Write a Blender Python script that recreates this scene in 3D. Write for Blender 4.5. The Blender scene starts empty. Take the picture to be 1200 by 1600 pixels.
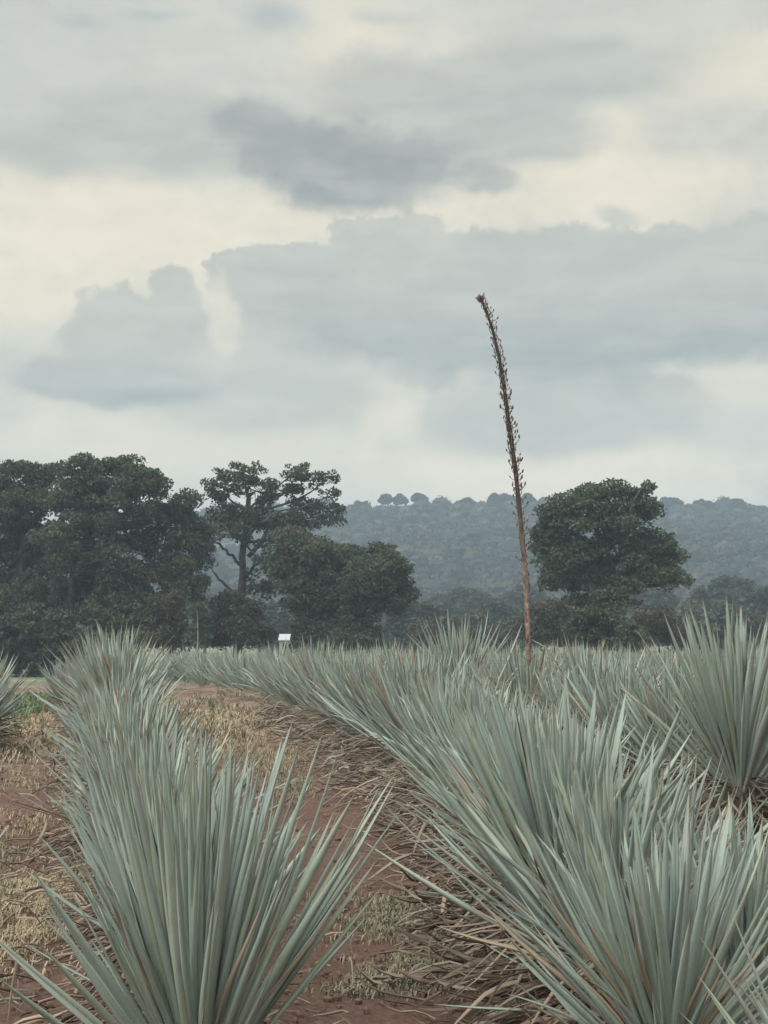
import bpy, math, random
import numpy as np
from mathutils import Matrix, Vector

random.seed(7)
rng = np.random.default_rng(7)
SC = bpy.context.scene
COL = SC.collection

# ------------------------------------------------------------------ camera
F = 2222.0                       # focal length in photo pixels (1600 px tall frame)
CAM_H = 1.75
PITCH = math.atan(185.0 / F)
cam_d = bpy.data.cameras.new('camera')
cam_d.sensor_fit = 'AUTO'
cam_d.sensor_width = 36.0
cam_d.lens = 36.0 * F / 1600.0
cam_d.clip_start = 0.05
cam_d.clip_end = 5000
cam = bpy.data.objects.new('camera', cam_d)
COL.objects.link(cam)
cam.location = (0, 0, CAM_H)
cam.rotation_euler = (math.pi / 2 + PITCH, 0, 0)
SC.camera = cam


def ray(px, py):
    """World direction of a photo pixel."""
    x, y, z = (px - 600) / F, 1.0, (800 - py) / F
    c, s = math.cos(PITCH), math.sin(PITCH)
    return (x, y * c - z * s, y * s + z * c)


def at(px, py, Y):
    x, y, z = ray(px, py)
    k = Y / y
    return Vector((x * k, Y, CAM_H + z * k))


# ------------------------------------------------------------------ node helper
class NT:
    def __init__(self, tree):
        self.t = tree
        self.t.nodes.clear()

    def new(self, typ, ins=None, **props):
        n = self.t.nodes.new(typ)
        for k, v in props.items():
            setattr(n, k, v)
        for k, v in (ins or {}).items():
            self.put(n.inputs[k], v)
        return n

    def put(self, sock, v):
        if isinstance(v, bpy.types.NodeSocket):
            self.t.links.new(v, sock)
        elif isinstance(v, bpy.types.Node):
            self.t.links.new(v.outputs[0], sock)
        else:
            if sock.type == 'RGBA' and len(v) == 3:
                v = (*v, 1.0)
            sock.default_value = v

    def m(self, op, a, b=0.0, c=0.0, clamp=False):
        n = self.t.nodes.new('ShaderNodeMath')
        n.operation = op
        n.use_clamp = clamp
        self.put(n.inputs[0], a)
        self.put(n.inputs[1], b)
        self.put(n.inputs[2], c)
        return n.outputs[0]

    def mix(self, f, a, b, blend='MIX'):
        n = self.t.nodes.new('ShaderNodeMix')
        n.data_type = 'RGBA'
        n.blend_type = blend
        self.put(n.inputs[0], f)
        self.put(n.inputs[6], a)
        self.put(n.inputs[7], b)
        return n.outputs[2]

    def rng(self, v, a, b, c=0.0, d=1.0, smooth=True):
        n = self.t.nodes.new('ShaderNodeMapRange')
        n.interpolation_type = 'SMOOTHSTEP' if smooth else 'LINEAR'
        for i, x in enumerate((v, a, b, c, d)):
            self.put(n.inputs[i], x)
        return n.outputs[0]

    def noise(self, vec, scale, detail=4.0, rough=0.55, distort=0.0):
        n = self.new('ShaderNodeTexNoise', {'Vector': vec, 'Scale': scale, 'Detail': detail, 'Roughness': rough, 'Distortion': distort})
        return n


# ------------------------------------------------------------------ sky (world) and sun
SUN_EL, SUN_AZ = math.radians(64), math.radians(-120)      # azimuth from +Y towards +X
EXPOSURE = 1.85
W = bpy.data.worlds.new('World')
SC.world = W
W.use_nodes = True
w = NT(W.node_tree)
tc = w.new('ShaderNodeTexCoord')
sep = w.new('ShaderNodeSeparateXYZ', {0: tc.outputs['Generated']})
U = w.m('ARCTAN2', sep.outputs[0], sep.outputs[1])
V = w.m('ARCSINE', sep.outputs[2])
uv = w.new('ShaderNodeCombineXYZ', {0: U, 1: V, 2: 0.0}).outputs[0]


def angs(px, py):
    x, y, z = ray(px, py)
    l = math.sqrt(x * x + y * y + z * z)
    return math.atan2(x, y), math.asin(z / l)


nA = w.noise(tc.outputs['Generated'], 22.0, 7.0, 0.58)        # lumps on cloud edges
nH = w.noise(tc.outputs['Generated'], 75.0, 6.0, 0.6)
nB = w.noise(tc.outputs['Generated'], 7.0, 5.0, 0.5)
stre = w.new('ShaderNodeVectorMath', {0: uv, 1: (5.0, 17.0, 1.0)}, operation='MULTIPLY').outputs[0]
nS = w.noise(stre, 1.0, 4.0, 0.5, 0.3)                       # layered streaks
nF = w.noise(stre, 3.0, 5.0, 0.55, 0.2)
lump = w.m('ADD', w.m('SUBTRACT', nA.outputs[0], 0.5), w.m('MULTIPLY', w.m('SUBTRACT', nH.outputs[0], 0.5), 0.45))
warp = w.new('ShaderNodeVectorMath', {0: nA.outputs[1], 1: (0.5, 0.5, 0.5)}, operation='SUBTRACT').outputs[0]
warp2 = w.new('ShaderNodeVectorMath', {0: nB.outputs[1], 1: (0.5, 0.5, 0.5)}, operation='SUBTRACT').outputs[0]
uvw = w.new('ShaderNodeVectorMath', {0: warp, 1: (0.028, 0.020, 0), 2: uv}, operation='MULTIPLY_ADD').outputs[0]
uvw = w.new('ShaderNodeVectorMath', {0: warp2, 1: (0.055, 0.030, 0), 2: uvw}, operation='MULTIPLY_ADD').outputs[0]
sw = w.new('ShaderNodeSeparateXYZ', {0: uvw})


def blob(px, py, rx, ry, amp, wt, wb):
    """Density 0..1 of a cloud around a direction; wt / wb soften its top and its base."""
    u0, v0 = angs(px, py)
    du = w.m('MULTIPLY', w.m('SUBTRACT', sw.outputs[0], u0), F / rx)
    dv = w.m('MULTIPLY', w.m('SUBTRACT', sw.outputs[1], v0), F / ry)
    r = w.m('SQRT', w.m('ADD', w.m('MULTIPLY', du, du), w.m('MULTIPLY', dv, dv)))
    q = w.m('MULTIPLY_ADD', lump, amp, w.m('SUBTRACT', 1.0, r))
    soft = w.rng(dv, -0.6, 0.35, wb, wt)
    return w.rng(q, 0.0, soft), dv


GAP = w.new('ShaderNodeTexSky', {}, sky_type='NISHITA', sun_disc=False, sun_elevation=SUN_EL, sun_rotation=SUN_AZ)
gap = w.mix(1.0, GAP.outputs[0], (0.12, 0.145, 0.12, 1), 'MULTIPLY')
cream = (0.87, 0.82, 0.69, 1)
pale = (0.655, 0.67, 0.625, 1)
grey = (0.60, 0.625, 0.59, 1)
col = w.mix(w.rng(nS.outputs[0], 0.36, 0.62), grey, pale)
col = w.mix(w.m('MULTIPLY', w.rng(nB.outputs[0], 0.50, 0.72), 0.55), col, cream)
for (px, py, rx, ry, k) in ((160, 370, 480, 150, 1.0), (560, 335, 380, 90, .8), (960, 300, 330, 140, .9), (1180, 115, 230, 90, .75),
                            (1150, 605, 170, 60, .55), (610, 645, 110, 60, .75), (880, 742, 450, 75, 1.0), (330, 705, 520, 90, .65),
                            (40, 470, 150, 90, .8), (620, 90, 320, 60, .35), (950, 195, 110, 50, .6)):
    d, _ = blob(px, py, rx, ry, 0.7, 0.75, 0.75)
    col = w.mix(w.m('MULTIPLY', d, k), col, cream)
# (px, py, rx, ry, noise, soft top, soft base, strength, top tone, base tone)
light = (0.56, 0.58, 0.545, 1)
mid = (0.51, 0.54, 0.52, 1)
blue = (0.375, 0.43, 0.44, 1)
dark = (0.37, 0.40, 0.405, 1)
for (px, py, rx, ry, amp, wt, wb, k, ct, cb) in (
        (230, 215, 480, 90, .6, .8, .5, .85, mid, mid),
        (800, 120, 370, 78, .8, .5, .5, .8, mid, (0.48, 0.52, 0.51, 1)),
        (780, 215, 230, 62, .8, .45, .5, .8, mid, (0.49, 0.525, 0.515, 1)),
        (1120, 200, 170, 60, .6, .7, .7, .5, light, mid),
        (430, 640, 260, 70, .6, .5, .9, .7, light, mid),
        (880, 650, 270, 80, .6, .22, .5, .85, light, (0.50, 0.535, 0.525, 1)),
        (1080, 535, 360, 50, .5, .5, .6, .6, mid, blue),
        (1130, 470, 310, 125, .9, .15, .6, .95, light, blue),
        (650, 480, 300, 118, 1.0, .08, .55, 1.0, light, (.41, .46, .46, 1)),
        (480, 445, 150, 60, 1.0, .08, .7, .9, (.53, .555, .53, 1), mid),
        (850, 500, 330, 150, .9, .12, .6, .95, (.54, .565, .54, 1), blue),
        (600, 405, 120, 70, 1.0, .09, .8, .8, light, light),
        (190, 535, 125, 85, 1.1, .16, .9, .9, light, mid),
        (275, 505, 62, 70, 1.2, .20, .9, .75, light, light),
        (268, 455, 48, 40, 1.0, .18, .9, .9, light, light),
        (420, 560, 90, 60, 1.2, .3, .9, .5, light, light),
        (180, 592, 190, 50, .6, .4, .45, .85, mid, (.385, .44, .455, 1)),
        (400, 205, 100, 75, 1.0, .5, .7, .8, dark, dark),
        (470, 235, 130, 80, .8, .9, .8, .7, dark, dark),
        (540, 262, 215, 88, 1.0, .45, .5, 1.0, dark, (0.375, 0.41, 0.42, 1)),
        (735, 283, 60, 36, 1.4, .7, .8, .7, (.43, .46, .46, 1), (0.41, 0.445, 0.45, 1)),
        (772, 292, 50, 28, 1.4, .6, .8, .7, (.41, .44, .44, 1), (0.40, 0.435, 0.44, 1)),
        (978, 343, 60, 24, .9, .7, .8, .7, mid, (.45, .48, .47, 1)),
        (540, 150, 90, 30, .6, .9, .8, .5, mid, dark)):
    d, dv = blob(px, py, rx, ry, amp, wt, wb)
    tone = w.mix(w.rng(dv, -0.75, 0.35), cb, ct)
    tone = w.mix(w.m('MULTIPLY', w.rng(nF.outputs[0], 0.4, 0.7), 0.25), tone, pale)
    col = w.mix(w.m('MULTIPLY', d, k), col, tone)
d, _ = blob(352, 500, 30, 62, 1.9, .7, .7)
col = w.mix(w.m('MULTIPLY', d, .5), col, cream)
d, _ = blob(610, 642, 80, 40, 1.6, .8, .8)
col = w.mix(w.m('MULTIPLY', d, .35), col, cream)
# thin places where the blue behind shows
for (px, py, rx, ry, k) in ((420, 25, 110, 22, .3), (120, 35, 60, 18, .2), (230, 30, 80, 14, .25), (620, 20, 60, 15, .25)):
    d, _ = blob(px, py, rx, ry, 0.9, 1.0, 1.0)
    col = w.mix(w.m('MULTIPLY', d, k), col, gap)
col = w.mix(0.02, col, gap)
wisp = w.rng(w.m('ADD', nF.outputs[0], w.m('MULTIPLY', nH.outputs[0], .5)), 0.45, 1.05, 0.955, 1.045)
col = w.mix(1.0, col, (1.0, 0.982, 0.945, 1), 'MULTIPLY')
col = w.new('ShaderNodeVectorMath', {0: col, 3: wisp}, operation='SCALE').outputs[0]
bg = w.new('ShaderNodeBackground', {0: col, 1: 2.0 ** -EXPOSURE})
w.new('ShaderNodeOutputWorld', {0: bg.outputs[0]})

sun_d = bpy.data.lights.new('sun', 'SUN')
sun_d.energy = 1.5
sun_d.angle = math.radians(100)
sun_d.color = (1.0, 0.965, 0.92)
sun = bpy.data.objects.new('sun', sun_d)
COL.objects.link(sun)
sdir = Vector((math.sin(SUN_AZ) * math.cos(SUN_EL), math.cos(SUN_AZ) * math.cos(SUN_EL), math.sin(SUN_EL)))
sun.rotation_euler = sdir.to_track_quat('Z', 'Y').to_euler()

SC.view_settings.view_transform = 'Standard'
SC.view_settings.look = 'None'
SC.view_settings.exposure = EXPOSURE
SC.view_settings.gamma = 1.0
SC.view_settings.use_curve_mapping = False
SC.render.engine = 'CYCLES'
SC.cycles.max_bounces = 6
SC.cycles.diffuse_bounces = 4
SC.cycles.volume_bounces = 0


# ------------------------------------------------------------------ materials
def material(name, build):
    m = bpy.data.materials.new(name)
    m.use_nodes = True
    build(NT(m.node_tree))
    return m


def finish(n, colour, rough=0.6, spec=0.3, bump=None, bstr=0.3, bdist=0.01, trans=None):
    ins = {'Base Color': colour, 'Roughness': rough, 'Specular IOR Level': spec}
    p = n.new('ShaderNodeBsdfPrincipled', ins)
    if bump is not None:
        b = n.new('ShaderNodeBump', {'Height': bump, 'Strength': bstr, 'Distance': bdist})
        n.put(p.inputs['Normal'], b)
    out = p.outputs[0]
    if trans:
        tl = n.new('ShaderNodeBsdfTranslucent', {'Color': colour})
        out = n.new('ShaderNodeMixShader', {0: trans, 1: out, 2: tl}).outputs[0]
    n.new('ShaderNodeOutputMaterial', {0: out})


def leaf_attr(n):
    a = n.new('ShaderNodeAttribute', attribute_name='leafdata')
    s = n.new('ShaderNodeSeparateColor', {0: a.outputs['Color']})
    return s.outputs[0], s.outputs[1], s.outputs[2], a.outputs['Alpha']        # t, u, random, dryness


def b_agave(n):
    t, u, r, dry = leaf_attr(n)
    oi = n.new('ShaderNodeObjectInfo')
    rr = n.m('FRACT', n.m('ADD', r, oi.outputs['Random']))
    vec = n.new('ShaderNodeCombineXYZ', {0: n.m('MULTIPLY', u, 9.0), 1: n.m('MULTIPLY', t, 2.0), 2: n.m('MULTIPLY', rr, 40.0)}).outputs[0]
    st = n.noise(vec, 1.6, 4.0, 0.6)
    vec2 = n.new('ShaderNodeCombineXYZ', {0: n.m('MULTIPLY', u, 1.3), 1: n.m('MULTIPLY', t, 9.0), 2: n.m('MULTIPLY', rr, 31.0)}).outputs[0]
    blot = n.noise(vec2, 1.3, 4.0, 0.6)
    c = n.mix(rr, (0.25, 0.322, 0.275, 1), (0.33, 0.40, 0.352, 1))
    c = n.mix(n.m('MULTIPLY', n.rng(n.m('FRACT', n.m('MULTIPLY', rr, 7.3)), 0.5, 1.0), .8), c, (0.245, 0.31, 0.295, 1))
    c = n.mix(n.m('MULTIPLY', n.rng(n.m('FRACT', n.m('MULTIPLY', rr, 17.9)), 0.62, 1.0), .6), c, (0.31, 0.345, 0.225, 1))
    c = n.mix(n.m('MULTIPLY', n.rng(n.m('FRACT', n.m('MULTIPLY', rr, 29.3)), 0.70, 1.0), .7), c, (0.235, 0.235, 0.215, 1))
    c = n.mix(n.m('MULTIPLY', n.rng(st.outputs[0], 0.42, 0.75), 0.5), c, (0.37, 0.435, 0.385, 1))
    c = n.mix(n.m('MULTIPLY', n.rng(st.outputs[0], 0.5, 0.25), 0.45), c, (0.25, 0.31, 0.27, 1))
    c = n.mix(n.m('MULTIPLY', n.rng(blot.outputs[0], 0.54, 0.72), 0.55), c, (0.25, 0.245, 0.195, 1))
    edge = n.m('ABSOLUTE', n.m('SUBTRACT', n.m('MULTIPLY', u, 2.0), 1.0))
    c = n.mix(n.m('MULTIPLY', n.rng(edge, 0.80, 1.0), 0.45), c, (0.46, 0.52, 0.445, 1))
    c = n.mix(n.m('MULTIPLY', n.rng(t, 0.16, 0.0), 0.55), c, (0.40, 0.42, 0.30, 1))
    c = n.mix(n.m('MULTIPLY', n.rng(t, 0.955, 0.985), 0.8), c, (0.10, 0.065, 0.05, 1))
    c = n.mix(n.m('MULTIPLY', n.rng(n.m('MULTIPLY_ADD', blot.outputs[0], 0.25, t), 1.03, 1.13), 0.6), c, (0.34, 0.29, 0.21, 1))
    dryc = n.mix(n.m('FRACT', n.m('MULTIPLY', rr, 3.7)), (0.40, 0.33, 0.24, 1), (0.20, 0.135, 0.095, 1))
    dryc = n.mix(n.m('MULTIPLY', n.rng(st.outputs[0], 0.4, 0.7), 0.5), dryc, (0.50, 0.43, 0.33, 1))
    c = n.mix(dry, c, dryc)
    spk = n.noise(n.new('ShaderNodeCombineXYZ', {0: n.m('MULTIPLY', u, 4.0), 1: n.m('MULTIPLY', t, 55.0), 2: n.m('MULTIPLY', rr, 53.0)}).outputs[0], 1.0, 3.0, 0.6)
    c = n.mix(n.m('MULTIPLY', n.rng(spk.outputs[0], 0.62, 0.74), 0.5), c, (0.20, 0.18, 0.14, 1))
    finish(n, c, n.rng(st.outputs[0], 0.3, 0.7, 0.78, 0.62), 0.25, st.outputs[0], 0.35, 0.004)


def b_dry(n):
    t, u, r, dry = leaf_attr(n)
    oi = n.new('ShaderNodeObjectInfo')
    rr = n.m('FRACT', n.m('ADD', r, oi.outputs['Random']))
    vec = n.new('ShaderNodeCombineXYZ', {0: n.m('MULTIPLY', u, 5.0), 1: n.m('MULTIPLY', t, 4.0), 2: n.m('MULTIPLY', rr, 40.0)}).outputs[0]
    st = n.noise(vec, 1.5, 4.0, 0.6)
    c = n.mix(n.rng(rr, 0.25, 1.0), (0.085, 0.056, 0.042, 1), (0.33, 0.265, 0.20, 1))
    c = n.mix(n.rng(n.m('FRACT', n.m('MULTIPLY', rr, 5.3)), 0.55, 1.0), c, (0.23, 0.205, 0.17, 1))
    c = n.mix(n.m('MULTIPLY', n.rng(st.outputs[0], 0.5, 0.8), 0.5), c, (0.42, 0.35, 0.27, 1))
    finish(n, c, 0.75, 0.2, st.outputs[0], 0.4, 0.006)


def b_foliage(a, b, warm):
    def f(n):
        at_ = n.new('ShaderNodeAttribute', attribute_name='leafdata')
        s = n.new('ShaderNodeSeparateColor', {0: at_.outputs['Color']})
        c = n.mix(s.outputs[0], a, b)                       # per leaf
        c = n.mix(n.m('MULTIPLY', n.rng(s.outputs[1], 0.62, 1.0), 0.75), c, warm)   # per clump
        finish(n, c, 0.6, 0.25, trans=0.22)
    return f


def b_bark(a, b, scale=6.0):
    def f(n):
        tc = n.new('ShaderNodeTexCoord')
        mp = n.new('ShaderNodeMapping', {'Vector': tc.outputs['Object'], 'Scale': (1, 1, 0.25)})
        no = n.noise(mp.outputs[0], scale, 5.0, 0.65)
        c = n.mix(n.rng(no.outputs[0], 0.35, 0.65), a, b)
        finish(n, c, 0.85, 0.2, no.outputs[0], 0.6, 0.03)
    return f


def b_stalk(n):
    tc = n.new('ShaderNodeTexCoord')
    g = n.new('ShaderNodeSeparateXYZ', {0: tc.outputs['Object']})
    mp = n.new('ShaderNodeMapping', {'Vector': tc.outputs['Object'], 'Scale': (1, 1, 0.3)})
    no = n.noise(mp.outputs[0], 30.0, 4.0, 0.6)
    n2 = n.noise(tc.outputs['Object'], 9.0, 3.0, 0.6)
    c = n.mix(n.rng(no.outputs[0], 0.35, 0.65), (0.125, 0.088, 0.075, 1), (0.29, 0.215, 0.18, 1))
    c = n.mix(n.rng(n2.outputs[0], 0.55, 0.7), c, (0.40, 0.31, 0.235, 1))
    c = n.mix(n.rng(g.outputs[2], 2.0, 3.8), c, (0.060, 0.046, 0.039, 1))       # the old seeded top is dark brown wood
    finish(n, c, 0.8, 0.2, no.outputs[0], 0.5, 0.01)


def b_bract(n):
    oi = n.new('ShaderNodeObjectInfo')
    tc = n.new('ShaderNodeTexCoord')
    no = n.noise(tc.outputs['Object'], 40.0, 3.0, 0.6)
    c = n.mix(n.m('MULTIPLY_ADD', no.outputs[0], 0.5, n.m('MULTIPLY', oi.outputs['Random'], 0.5)), (0.05, 0.038, 0.032, 1), (0.19, 0.13, 0.10, 1))
    finish(n, c, 0.8, 0.2)


def b_ground(n):
    geo = n.new('ShaderNodeNewGeometry')
    P = geo.outputs['Position']
    sp = n.new('ShaderNodeSeparateXYZ', {0: P})
    big = n.noise(P, 0.55, 5.0, 0.6)
    med = n.noise(P, 2.6, 6.0, 0.65)
    fine = n.noise(P, 28.0, 6.0, 0.7)
    st = n.new('ShaderNodeMapping', {'Vector': P, 'Rotation': (0, 0, 0.5), 'Scale': (1.0, 4.5, 1)})
    fib = n.noise(st.outputs[0], 16.0, 5.0, 0.7, 1.2)
    soil = n.mix(n.rng(fine.outputs[0], 0.3, 0.7), (0.108, 0.066, 0.052, 1), (0.20, 0.130, 0.104, 1))
    soil = n.mix(n.m('MULTIPLY', n.rng(med.outputs[0], 0.45, 0.7), 0.5), soil, (0.155, 0.098, 0.078, 1))
    straw = n.mix(n.rng(fib.outputs[0], 0.35, 0.65), (0.15, 0.115, 0.085, 1), (0.33, 0.275, 0.20, 1))
    straw = n.mix(n.rng(big.outputs[0], 0.5, 0.65), straw, (0.25, 0.235, 0.165, 1))
    cov = n.m('MULTIPLY_ADD', fib.outputs[0], 0.8, n.m('MULTIPLY_ADD', med.outputs[0], 0.7, big.outputs[0]))
    far = n.rng(sp.outputs[1], 9.0, 24.0, 0.0, 0.26)
    c = n.mix(n.m('MULTIPLY', n.rng(n.m('ADD', cov, far), 1.36, 1.66), .9), soil, straw)
    # beyond the field: pale rough pasture
    past = n.mix(n.rng(big.outputs[0], 0.4, 0.6), (0.16, 0.19, 0.125, 1), (0.24, 0.25, 0.175, 1))
    past = n.mix(n.rng(fine.outputs[0], 0.45, 0.7), past, (0.11, 0.14, 0.085, 1))
    c = n.mix(n.rng(sp.outputs[1], 52.0, 66.0), c, past)
    h = n.m('ADD', n.m('MULTIPLY', fine.outputs[0], 0.5), n.m('MULTIPLY', fib.outputs[0], 0.6))
    finish(n, c, 0.95, 0.1, h, 0.9, 0.05)


def b_hill(n):
    geo = n.new('ShaderNodeNewGeometry')
    a = n.noise(geo.outputs['Position'], 0.03, 5.0, 0.6)
    b = n.noise(geo.outputs['Position'], 0.25, 5.0, 0.6)
    c = n.mix(n.rng(b.outputs[0], 0.4, 0.65), (0.022, 0.030, 0.017, 1), (0.050, 0.060, 0.036, 1))
    c = n.mix(n.rng(a.outputs[0], 0.55, 0.7), c, (0.13, 0.12, 0.085, 1))
    finish(n, c, 0.95, 0.1)


def plain(colour, var=0.12, rough=0.7, scale=8.0):
    def f(n):
        tc = n.new('ShaderNodeTexCoord')
        oi = n.new('ShaderNodeObjectInfo')
        no = n.noise(tc.outputs['Object'], scale, 5.0, 0.65)
        k = n.m('MULTIPLY_ADD', no.outputs[0], 0.8, n.m('MULTIPLY', oi.outputs['Random'], 0.3))
        lo = tuple(x * (1 - 2.5 * var) for x in colour) + (1,)
        hi = tuple(min(1, x * (1 + 2.0 * var)) for x in colour) + (1,)
        c = n.mix(n.rng(k, 0.3, 0.75), lo, hi)
        finish(n, c, rough, 0.2, no.outputs[0], 0.4, 0.01)
    return f


M = {
    'agave': material('agave_leaf', b_agave),
    'dry': material('dry_leaf', b_dry),
    'core': material('agave_core', plain((0.12, 0.10, 0.075), 0.15)),
    'fol_dark': material('foliage_dark', b_foliage((0.050, 0.066, 0.046, 1), (0.088, 0.108, 0.070, 1), (0.085, 0.072, 0.042, 1))),
    'fol_green': material('foliage_green', b_foliage((0.055, 0.073, 0.048, 1), (0.10, 0.124, 0.078, 1), (0.105, 0.088, 0.052, 1))),
    'fol_pale': material('foliage_pale', b_foliage((0.055, 0.075, 0.050, 1), (0.10, 0.13, 0.085, 1), (0.12, 0.115, 0.075, 1))),
    'fol_brown': material('foliage_brown', b_foliage((0.05, 0.052, 0.033, 1), (0.095, 0.088, 0.058, 1), (0.12, 0.092, 0.066, 1))),
    'fol_hill': material('foliage_hill', b_foliage((0.014, 0.021, 0.013, 1), (0.036, 0.046, 0.029, 1), (0.085, 0.08, 0.055, 1))),
    'bark': material('bark', b_bark((0.035, 0.032, 0.026, 1), (0.085, 0.077, 0.063, 1))),
    'bark_pale': material('bark_pale', b_bark((0.13, 0.125, 0.10, 1), (0.27, 0.26, 0.22, 1))),
    'stalk': material('stalk', b_stalk),
    'bract': material('bract', b_bract),
    'ground': material('ground', b_ground),
    'hill': material('hill', b_hill),
    'straw': material('straw', plain((0.38, 0.32, 0.215), 0.16)),
    'greygrass': material('grey_grass', plain((0.27, 0.265, 0.18), 0.16)),
    'green_weed': material('green_weed', plain((0.15, 0.19, 0.10), 0.16)),
    'soil': material('soil_clod', plain((0.165, 0.105, 0.085), 0.15, 0.95, 20)),
    'stone': material('stone', plain((0.36, 0.25, 0.20), 0.12, 0.9, 14)),
    'white': material('white_wall', plain((0.30, 0.30, 0.29), 0.06)),
    'tin': material('tin_roof', plain((0.34, 0.36, 0.37), 0.08, 0.6)),
    'wood': material('door_wood', plain((0.10, 0.075, 0.055), 0.15)),
}


# ------------------------------------------------------------------ mesh helpers
def mesh(name, V_, Q, mat, data=None, smooth=True, mats=None, midx=None):
    """V_ (n,3), Q (m,4) or (m,3) index arrays -> mesh datablock; data (n,4) goes to the leafdata attribute."""
    me = bpy.data.meshes.new(name)
    V_ = np.asarray(V_, dtype=np.float32)
    Q = np.asarray(Q, dtype=np.int32)
    k = Q.shape[1]
    me.vertices.add(len(V_))
    me.vertices.foreach_set('co', V_.ravel())
    me.loops.add(Q.size)
    me.loops.foreach_set('vertex_index', Q.ravel())
    me.polygons.add(len(Q))
    me.polygons.foreach_set('loop_start', np.arange(0, Q.size, k, dtype=np.int32))
    me.polygons.foreach_set('use_smooth', np.full(len(Q), smooth))
    for x in (mats or [mat]):
        me.materials.append(x)
    if midx is not None:
        me.polygons.foreach_set('material_index', np.asarray(midx, dtype=np.int32))
    if data is not None:
        a = me.color_attributes.new('leafdata', 'FLOAT_COLOR', 'POINT')
        a.data.foreach_set('color', np.asarray(data, dtype=np.float32).ravel())
    me.update(calc_edges=True)
    return me


def link(name, data, parent=None, loc=None, rot=None):
    o = bpy.data.objects.new(name, data)
    COL.objects.link(o)
    if parent is not None:
        o.parent = parent
    if loc is not None:
        o.location = loc
    if rot is not None:
        o.rotation_euler = rot
    return o


def tag(o, label=None, cat=None, group=None, kind=None):
    if label:
        o['label'] = label
    if cat:
        o['category'] = cat
    if group:
        o['group'] = group
    if kind:
        o['kind'] = kind
    return o


class Acc:
    """Collects pieces into one mesh."""
    def __init__(self):
        self.v, self.q, self.d, self.n = [], [], [], 0

    def add(self, V_, Q, D=None):
        self.v.append(np.asarray(V_, dtype=np.float32))
        self.q.append(np.asarray(Q) + self.n)
        self.d.append(np.zeros((len(V_), 4), np.float32) if D is None else D)
        self.n += len(V_)

    def mesh(self, name, mat, smooth=True):
        return mesh(name, np.concatenate(self.v), np.concatenate(self.q), mat, np.concatenate(self.d), smooth)


def tube(pts, rad, sides=8, jitter=0.0):
    pts = np.asarray(pts, float)
    rad = np.broadcast_to(np.asarray(rad, float), (len(pts),))
    tang = np.gradient(pts, axis=0)
    tang /= np.linalg.norm(tang, axis=1)[:, None] + 1e-9
    ref = np.array([0.31, 0.95, 0.05]) if abs(tang[0, 2]) > 0.5 else np.array([0, 0.1, 1.0])
    A = np.cross(tang, ref)
    A /= np.linalg.norm(A, axis=1)[:, None] + 1e-9
    B = np.cross(tang, A)
    th = np.arange(sides) * 2 * math.pi / sides
    r = rad[:, None] * (1 + jitter * rng.uniform(-1, 1, (len(pts), sides)))
    Vv = pts[:, None, :] + r[..., None] * (np.cos(th)[None, :, None] * A[:, None, :] + np.sin(th)[None, :, None] * B[:, None, :])
    Vv = Vv.reshape(-1, 3)
    Q = []
    for i in range(len(pts) - 1):
        for j in range(sides):
            a, b = i * sides + j, i * sides + (j + 1) % sides
            Q.append((a, b, b + sides, a + sides))
    n = len(Vv)                                          # close the ends
    Vv = np.vstack([Vv, pts[0], pts[-1]])
    e = (len(pts) - 1) * sides
    for j in range(0, sides, 2):
        Q.append((n, j, (j + 1) % sides, (j + 2) % sides)[::-1])
        Q.append((n + 1, e + j, e + (j + 1) % sides, e + (j + 2) % sides))
    return Vv, np.array(Q)


def icosphere(sub):
    import bmesh
    bm = bmesh.new()
    bmesh.ops.create_icosphere(bm, subdivisions=sub, radius=1.0)
    bm.verts.ensure_lookup_table()
    Vv = np.array([v.co[:] for v in bm.verts])
    T = np.array([[v.index for v in f.verts] for f in bm.faces])
    bm.free()
    return Vv, T


def hash2(ix, iy, s):
    h = (ix * 374761393 + iy * 668265263 + s * 974634777) & 0xFFFFFFFF
    h = ((h ^ (h >> 13)) * 1274126177) & 0xFFFFFFFF
    return ((h ^ (h >> 16)) & 0xFFFFFF) / float(0xFFFFFF)


def vnoise(x, y, s=0):
    x = np.asarray(x, float)
    y = np.asarray(y, float)
    ix, iy = np.floor(x).astype(np.int64), np.floor(y).astype(np.int64)
    fx, fy = x - ix, y - iy
    fx, fy = fx * fx * (3 - 2 * fx), fy * fy * (3 - 2 * fy)
    a, b = hash2(ix, iy, s), hash2(ix + 1, iy, s)
    c, d = hash2(ix, iy + 1, s), hash2(ix + 1, iy + 1, s)
    return (a * (1 - fx) + b * fx) * (1 - fy) + (c * (1 - fx) + d * fx) * fy


def fbm(x, y, s=0, octv=4):
    v, a, t = 0.0, 1.0, 0.0
    for o in range(octv):
        v = v + a * (vnoise(x * 2 ** o, y * 2 ** o, s + o * 7) - 0.5)
        t += a
        a *= 0.5
    return v / t


def sstep(x, a, b):
    t = np.clip((np.asarray(x, float) - a) / (b - a), 0, 1)
    return t * t * (3 - 2 * t)


# ------------------------------------------------------------------ rows of the field
RY = np.array([3.5, 5, 6.2, 8.4, 10, 12, 14, 18.5, 22, 27, 35, 45, 52, 70])
RX = np.array([1.85, 1.6, 1.2, 1.12, 1.05, .9, .65, .1, -.55, -1.4, -2.8, -5.6, -8.0, -14])
LY = np.array([3, 5.6, 8, 12, 20, 26, 30, 36])
LX = np.array([-.4, -.74, -1.33, -2.15, -3.75, -5.0, -6.4, -9.0])


def row_right(y, k=0):
    """x of the k-th row right of the path (k = 0 is the first); rows stay about 2.1 m apart."""
    return np.interp(y, RY, RX) + 2.15 * k


def row_left(y, k=0):
    return np.interp(y, LY, LX) - 2.2 * k


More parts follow.
